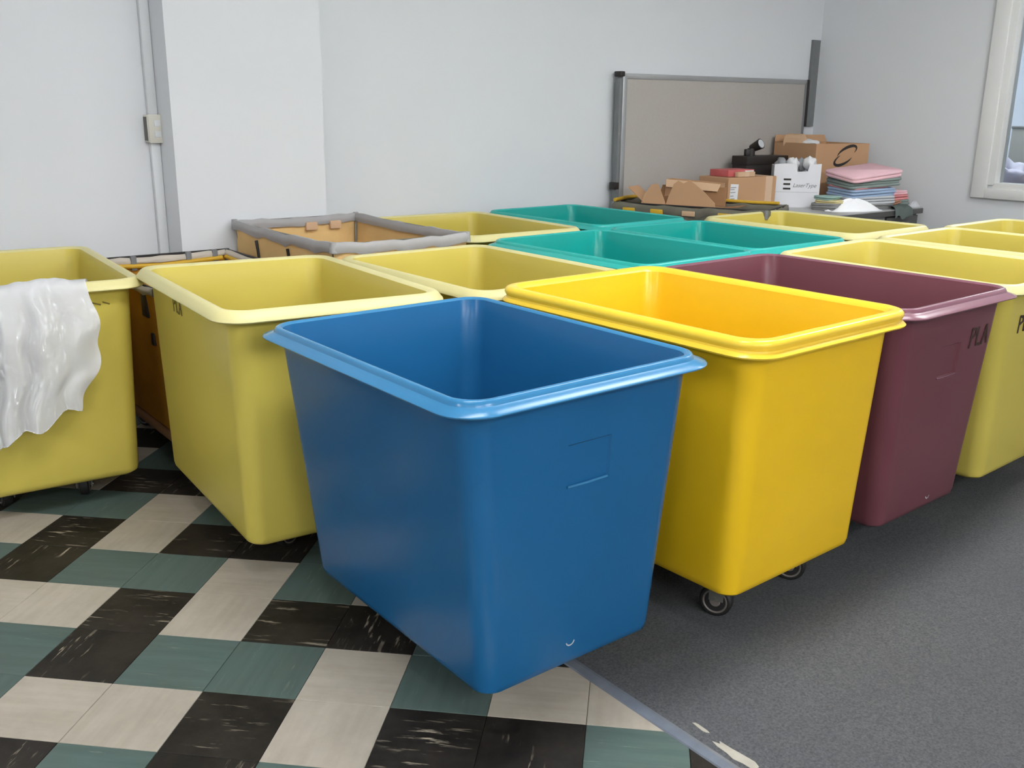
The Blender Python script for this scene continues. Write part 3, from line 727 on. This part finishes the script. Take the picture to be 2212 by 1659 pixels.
carton('cardboard_box', 'plain open brown carton at the back of the soiled canvas cart', p[0], p[1], p[2], C3['yaw']-84, .34, .12, .445, 'card', True, (('f', .05, -60, 'card_lt'),), tilt=(0, 3))
# taped carton on the desk
b1 = carton('cardboard_box', 'taped brown carton with white shipping label on the desk', 4.815, 4.0, DZ, -2, .455, .25, .212, 'card')
bm = bmesh.new(); bx(bm, .35, .415, -.0015, 0, .0, .212); bx(bm, .35, .415, -.0015, .25, .2121, .2135); finish('tape', bm, 'tape', b1)
bm = bmesh.new(); bx(bm, .012, .085, -.002, -.0004, .055, .175, mtx=Matrix.Rotation(R(3), 4, 'Y')); lb = finish('shipping_label', bm, 'paper', b1)
for k, zz in enumerate((.15, .138, .12, .098, .08)):
    bm = bmesh.new(); bx(bm, .022, .022+(.05, .035, .045, .03, .04)[k], -.0026, -.0019, zz, zz+.004); finish('print', bm, 'strip', lb)
pk = thing('small_carton', 'flat red printed carton lying on the taped brown carton', 'box', (4.86, 4.045, DZ+.214), (0, 0, R(-4)))
bm = bmesh.new(); bx(bm, 0, .235, 0, .16, 0, .042, bev=.003); finish('body', bm, 'red_card', pk)
bm = bmesh.new(); bx(bm, .15, .228, -.0012, 0, .008, .036); finish('label', bm, 'paper', pk)
sm = thing('small_carton', 'little tan carton in front of the red carton', 'box', (4.91, 4.005, DZ+.214), (0, 0, R(-3)))
bm = bmesh.new(); bx(bm, 0, .155, 0, .03, 0, .03, bev=.002); finish('body', bm, 'card_lt', sm)
bm = bmesh.new(); bx(bm, .06, .10, -.001, .031, .0, .0305); finish('tape', bm, 'tape', sm)
# black box with a torch on it
bb = thing('black_box', 'matt black box behind the white carton on the desk', 'box', (5.32, 4.275, DZ), (0, 0, R(-3)))
bm = bmesh.new(); bx(bm, 0, .41, 0, .13, 0, .318, bev=.006); finish('body', bm, 'black_soft', bb)
bm = bmesh.new(); bx(bm, -.004, .414, -.004, .134, .262, .322, bev=.005); finish('lid', bm, 'black_soft', bb)
tl = thing('torch', 'black torch with pale lens standing on the black box', 'torch', (5.40, 4.31, DZ+.322), (0, 0, R(-25)))
bm = bmesh.new(); cyl(bm, .026, .05, Matrix.Translation((0, 0, .025)), 16); bx(bm, -.045, .0, -.02, .02, 0, .045, bev=.006); finish('body', bm, 'black_soft', tl)
bm = bmesh.new(); mt = Matrix.Translation((.03, -.01, .065)) @ Matrix.Rotation(R(62), 4, 'X') @ Matrix.Rotation(R(25), 4, 'Y'); cyl(bm, .026, .08, mt, 18, .036); hd = finish('head', bm, 'black_soft', tl)
bm = bmesh.new(); cyl(bm, .029, .004, mt @ Matrix.Translation((0, 0, .0405)), 18); finish('lens', bm, 'ltgrey', hd)
# white carton with cut front
wb = thing('white_carton', 'white carton with notched front and wrapped parts on the desk', 'box', (5.385, 4.095, DZ), (0, 0, R(-47)))
Wb, Db, Hb = .30, .19, .285
bm = bmesh.new()
fo = [(0, 0), (Wb, 0), (Wb, Hb), (.225, .278), (.215, .235), (.15, .232), (.145, .278), (.07, .284), (0, .278)]
lo = [bm.verts.new((x, 0, z)) for x, z in fo]; hi = [bm.verts.new((x, .004, z)) for x, z in fo]
bm.faces.new(lo); bm.faces.new(hi[::-1])
for k in range(len(fo)): bm.faces.new((lo[k], hi[k], hi[(k+1) % len(fo)], lo[(k+1) % len(fo)]))
bx(bm, 0, .004, .004, Db, 0, .27); bx(bm, Wb-.004, Wb, .004, Db, 0, .27); bx(bm, .004, Wb-.004, Db-.004, Db, 0, .27); bx(bm, .004, Wb-.004, .004, Db-.004, 0, .004)
finish('body', bm, 'white_card', wb, flat=True)
bm = bmesh.new(); bx(bm, .01, Wb-.01, -.0012, -.0002, .098, .101); finish('seam', bm, 'ltgrey', wb)
for zz, ln in ((.175, .06), (.145, .055), (.115, .06)):
    bm = bmesh.new(); bx(bm, .065, .065+ln*.8, -.0016, -.0004, zz, zz+.012); finish('print_bar', bm, 'ink', wb)
cu = bpy.data.curves.new('print', 'FONT'); cu.body = 'LaserType'; cu.size = .036; cu.shear = .35; cu.extrude = .0004
to = bpy.data.objects.new('lettering_tmp', cu); COL.objects.link(to)
me = bpy.data.meshes.new_from_object(to.evaluated_get(bpy.context.evaluated_depsgraph_get())); bpy.data.objects.remove(to)
link('lettering', me, 'strip', wb, (.125, -.0008, .132), (PI/2, 0, 0))
def crumple(name, mat, r, sc_, loc, parent=None, seed=0, amp=.3, label=None, cat=None):
    rnd = random.Random(seed); bm = bmesh.new(); bmesh.ops.create_icosphere(bm, subdivisions=3, radius=r)
    ph = [(Vector((rnd.uniform(-1, 1), rnd.uniform(-1, 1), rnd.uniform(-1, 1))).normalized()*rnd.uniform(60, 160)*.06/r, rnd.uniform(0, 6)) for _ in range(7)]
    for v in bm.verts:
        k = 1 + amp*sum(math.sin(v.co.dot(q)+f) for q, f in ph)/3.5
        v.co = Vector((v.co.x*sc_[0]*k, v.co.y*sc_[1]*k, v.co.z*sc_[2]*k))
    lo = min(v.co.z for v in bm.verts)
    for v in bm.verts: v.co.z -= lo
    o = finish(name, bm, mat, parent, loc, sharp=50)
    if label: tag(o, label, cat)
    return o
for k, (px, py, r, mt, nm, lab) in enumerate(((.05, .10, .038, 'grey_paper', 'wrapped_part', 'grey wrapped part at the left inside the white carton'), (.125, .10, .040, 'paper', 'wrapped_part', 'white wrapped part in the middle of the white carton'),
        (.19, .125, .036, 'grey_paper', 'wrapped_part', 'grey wrapped part behind the white one in the white carton'), (.235, .07, .040, 'paper', 'wrapped_part', 'white wrapped part by the notch of the white carton'))):
    a = R(-47); crumple(nm, mt, r, (1, 1, 1.15), (5.385+px*math.cos(a)-py*math.sin(a), 4.095+px*math.sin(a)+py*math.cos(a), DZ+.228), None, k+3, .22, lab, 'packing')
for k in range(3):
    pass
# large carton with two crescent strokes
LC = carton('cardboard_box', 'large brown carton with two black crescent strokes in the corner', 5.775, 4.06, DZ, -10, .50, .41, .405, 'card', True,
            (('b', .05, 75, 'card'),))
LC.children[0].data.materials[0] = M['card']
bm = bmesh.new(); bx(bm, .02, .48, .02, .39, .25, .36, bev=.01); finish('filling', bm, 'grey_paper', LC)
bm = bmesh.new(); cyl(bm, .06, .12, Matrix.Translation((.07, .28, .405)) @ Matrix.Rotation(PI/2, 4, 'X') @ Matrix.Rotation(R(20), 4, 'Y'), 12); o = finish('inner_flap', bm, 'card_lt', LC, flat=True)
def crescent(parent, cx_, cz, rx, rz, a0, a1, wmax, rot):
    bm = bmesh.new(); out_, inn = [], []
    for k in range(21):
        t = k/20; a = R(a0+(a1-a0)*t); wd = wmax*math.sin(PI*t)**.8+.001
        for lst, s in ((out_, wd/2), (inn, -wd/2)):
            x, z = (rx+s)*math.cos(a), (rz+s)*math.sin(a); c, s_ = math.cos(R(rot)), math.sin(R(rot))
            lst.append((cx_+c*x-s_*z, cz+s_*x+c*z))
    for k in range(20):
        bm.faces.new([bm.verts.new((x, -.0012, z)) for x, z in (out_[k], out_[k+1], inn[k+1], inn[k])])
    bmesh.ops.remove_doubles(bm, verts=bm.verts[:], dist=.0001)
    bmesh.ops.solidify(bm, geom=bm.faces[:], thickness=-.0008)
    return finish('crescent_mark', bm, 'ink', parent, flat=True)
crescent(LC, .290, .345, .092, .034, -45, 172, .020, 20)
crescent(LC, .262, .303, .088, .034, 105, 330, .020, 20)
crumple('plastic_bag', 'paper', .05, (2.1, 1.2, .55), (5.98, 4.30, DZ+.375), None, 21, .3, 'white plastic bag on top of the large carton', 'bag')

# folded rags ----------------------------------------------------------------
def folded(label, mat, x, y, z, yaw, w_, d_, h_, tilt=(0, 0), n=3, seed=1, group='folded rags on the desk'):
    rnd = random.Random(seed); bm = bmesh.new(); t = h_/n
    for k in range(n):
        ox, oy = rnd.uniform(-.008, .008), rnd.uniform(-.008, .008); q = []
        hx, hy = w_/2-rnd.uniform(0, .006), d_/2-rnd.uniform(0, .006)
        lps = []
        for f, ins in ((0, .004), (.25, 0), (.75, 0), (1, .004)):
            lps.append([(px+ox, py+oy, (k+f)*t + .004*math.sin(px*25+k+seed)*math.cos(py*20+seed)) for px, py in rrect(hx-ins, hy-ins, .03, 4)])
        loft(bm, lps)
    o = finish('folded_rag', bm, mat, None, (x, y, z), (R(tilt[0]), R(tilt[1]), R(yaw)), sharp=70)
    return tag(o, label, 'cloth', group)
Z = DZ
sx, sy = 5.855, 3.73
folded('grey folded rag at the bottom of the tall rag stack', 'grey_c', sx, sy, Z, -14, .36, .27, .036, n=3, seed=1); Z += .038
folded('light grey folded rag, second lowest in the tall rag stack', 'ltgrey', sx-.01, sy, Z, -22, .37, .27, .046, tilt=(1.2, -.9), n=3, seed=2); Z += .048
folded('pale blue folded rag in the tall rag stack', 'sky', sx+.0, sy+.01, Z, -16, .37, .28, .050, tilt=(2.5, -2), n=3, seed=3); Z += .052
folded('salmon folded rag tucked on the pale blue one', 'pink2', sx-.02, sy+.015, Z, -12, .31, .26, .014, tilt=(3.5, -2.8), n=2, seed=8); Z += .016
folded('grey green folded rag under the top pink one', 'sage', sx+.015, sy+.01, Z, -20, .40, .29, .052, tilt=(4.5, -3.5), n=3, seed=4); Z += .055
folded('pink folded rag on top of the tall rag stack', 'pink', sx-.01, sy-.005, Z-.002, -14, .42, .30, .040, tilt=(7, -5.5), n=2, seed=5)
# left short pile
folded('grey folded rag left of the tall stack by the white carton', 'grey_c', 5.525, 3.75, DZ, 0, .14, .2, .045, n=3, seed=11)
folded('cream folded rag on the grey one left of tall stack', 'yellow_c', 5.53, 3.74, DZ+.046, 6, .13, .18, .022, n=2, seed=12)
folded('aqua folded rag topping the short left pile', 'aqua', 5.525, 3.76, DZ+.069, -8, .14, .15, .022, n=2, seed=13)
# right pile in front
folded('grey folded rag in the front right pile', 'sage', 6.135, 3.72, DZ, 0, .22, .26, .050, n=3, seed=14)
folded('salmon folded rag in the front right pile', 'pink2', 6.10, 3.71, DZ+.051, 8, .27, .22, .030, n=2, seed=15)
folded('pale pink folded rag topping the front right pile', 'pink', 6.12, 3.72, DZ+.082, 4, .26, .22, .024, n=2, seed=16)
def heap(label, mat, x, y, z, yaw, rx, ry, h_, seed):
    rnd = random.Random(seed); bm = bmesh.new(); n_r, n_a = 10, 36; ph = [rnd.uniform(0, 6) for _ in range(6)]
    top = bm.verts.new((rnd.uniform(-.02, .02), 0, h_)); prev = None
    for i in range(1, n_r+1):
        t = i/n_r; ring = []
        for k in range(n_a):
            a = 2*PI*k/n_a; rr = t*(1+.12*math.sin(3*a+ph[0])+.08*math.sin(5*a+ph[1]))
            z_ = h_*(math.cos(t*PI/2)**1.3)*(1+.22*math.sin(4*a+ph[2])*t+.15*math.sin(9*a+ph[3])*t) + .008*(1-t)*math.sin(7*a+ph[4])
            ring.append(bm.verts.new((rx*rr*math.cos(a), ry*rr*math.sin(a), max(.004, z_))))
        if prev is None:
            for k in range(n_a): bm.faces.new((top, ring[k], ring[(k+1) % n_a]))
        else:
            for k in range(n_a): bm.faces.new((prev[k], ring[k], ring[(k+1) % n_a], prev[(k+1) % n_a]))
        prev = ring
    low = [bm.verts.new((v.co.x, v.co.y, 0)) for v in prev]
    for k in range(n_a): bm.faces.new((prev[k], low[k], low[(k+1) % n_a], prev[(k+1) % n_a]))
    bm.faces.new(low[::-1])
    return tag(finish('crumpled_rag', bm, mat, None, (x, y, z), (0, 0, R(yaw)), sharp=60), label, 'cloth')
heap('white crumpled rag lying in front of the folded rags', 'towel', 5.60, 3.625, DZ, -25, .19, .05, .075, 4)
heap('off-white crumpled rag at the right corner of the desk', 'ltgrey', 6.235, 3.565, DZ, 0, .05, .03, .035, 6)
# rag hanging over the front edge
bm = bmesh.new(); g = []
pth = [(.10, .012), (.05, .018), (.01, .016), (-.008, .006), (-.014, -.012), (-.016, -.035), (-.018, -.055)]
for j, (yy, zz) in enumerate(pth):
    g.append([bm.verts.new((-.10+.2*i/16, yy-.006*abs(math.sin(i*1.3)), zz+.006*math.sin(i*.9+j)+(.012*math.sin(i*.6) if j > 4 else 0))) for i in range(17)])
for a, b_ in zip(g, g[1:]):
    for k in range(16): bm.faces.new((a[k], a[k+1], b_[k+1], b_[k]))
bmesh.ops.solidify(bm, geom=bm.faces[:], thickness=.006)
tag(finish('hanging_rag', bm, 'sage', None, (6.03, 3.528, DZ), sharp=80), 'grey green rag hanging over the front edge of the desk', 'cloth')
folded('rust coloured rag between the hanging rag and the pile', 'rust', 6.04, 3.60, DZ+.026, 5, .12, .05, .024, n=2, seed=22)

# ================================================================== OFFICE BEYOND THE WINDOW
op = thing('office_partition', 'grey cubicle partition in the office beyond the window', 'partition', (8.5, 2.2, 0))
bm = bmesh.new(); bx(bm, -.03, .03, 0, 1.85, .06, 1.24, bev=.006); finish('panel', bm, 'office_panel', op)
bm = bmesh.new(); bx(bm, -.035, .035, 0, 1.855, 1.24, 1.26, bev=.004); finish('top_rail', bm, 'strip', op)
for yy in (.2, 1.6):
    bm = bmesh.new(); bx(bm, -.15, .15, yy-.03, yy+.03, 0, .06); finish('foot', bm, 'black', op)
ot = thing('office_desk', 'dark topped desk in the office beyond the window', 'desk', (7.7, 2.6, 0))
bm = bmesh.new(); bx(bm, -.35, .35, -.6, 1.75, .70, .735, bev=.004); finish('top', bm, 'desk_dark', ot)
for sx_, sy_ in ((-.3, -.55), (.3, -.55), (-.3, 1.7), (.3, 1.7)):
    bm = bmesh.new(); bx(bm, sx_-.025, sx_+.025, sy_-.025, sy_+.025, 0, .70); finish('leg', bm, 'black', ot)
crumple('plastic_bag', 'lav', .13, (1.0, 1.3, .9), (7.75, 3.72, .735), None, 31, .3, 'lavender plastic bag on the desk beyond the window', 'bag')
fo_ = box('folder_stack', 'skin_box', -.15, .15, -.22, .22, 0, .07, None, .004, loc=(7.6, 3.28, .735)); tag(fo_, 'tan stack of folders on the desk beyond the window', 'folders')
kb = box('keyboard', 'black', -.12, .12, -.25, .25, 0, .03, None, .004, loc=(7.85, 3.22, .806)); kb.location.z = .735; kb.location.x = 7.98; tag(kb, 'black keyboard on the desk beyond the window', 'keyboard')
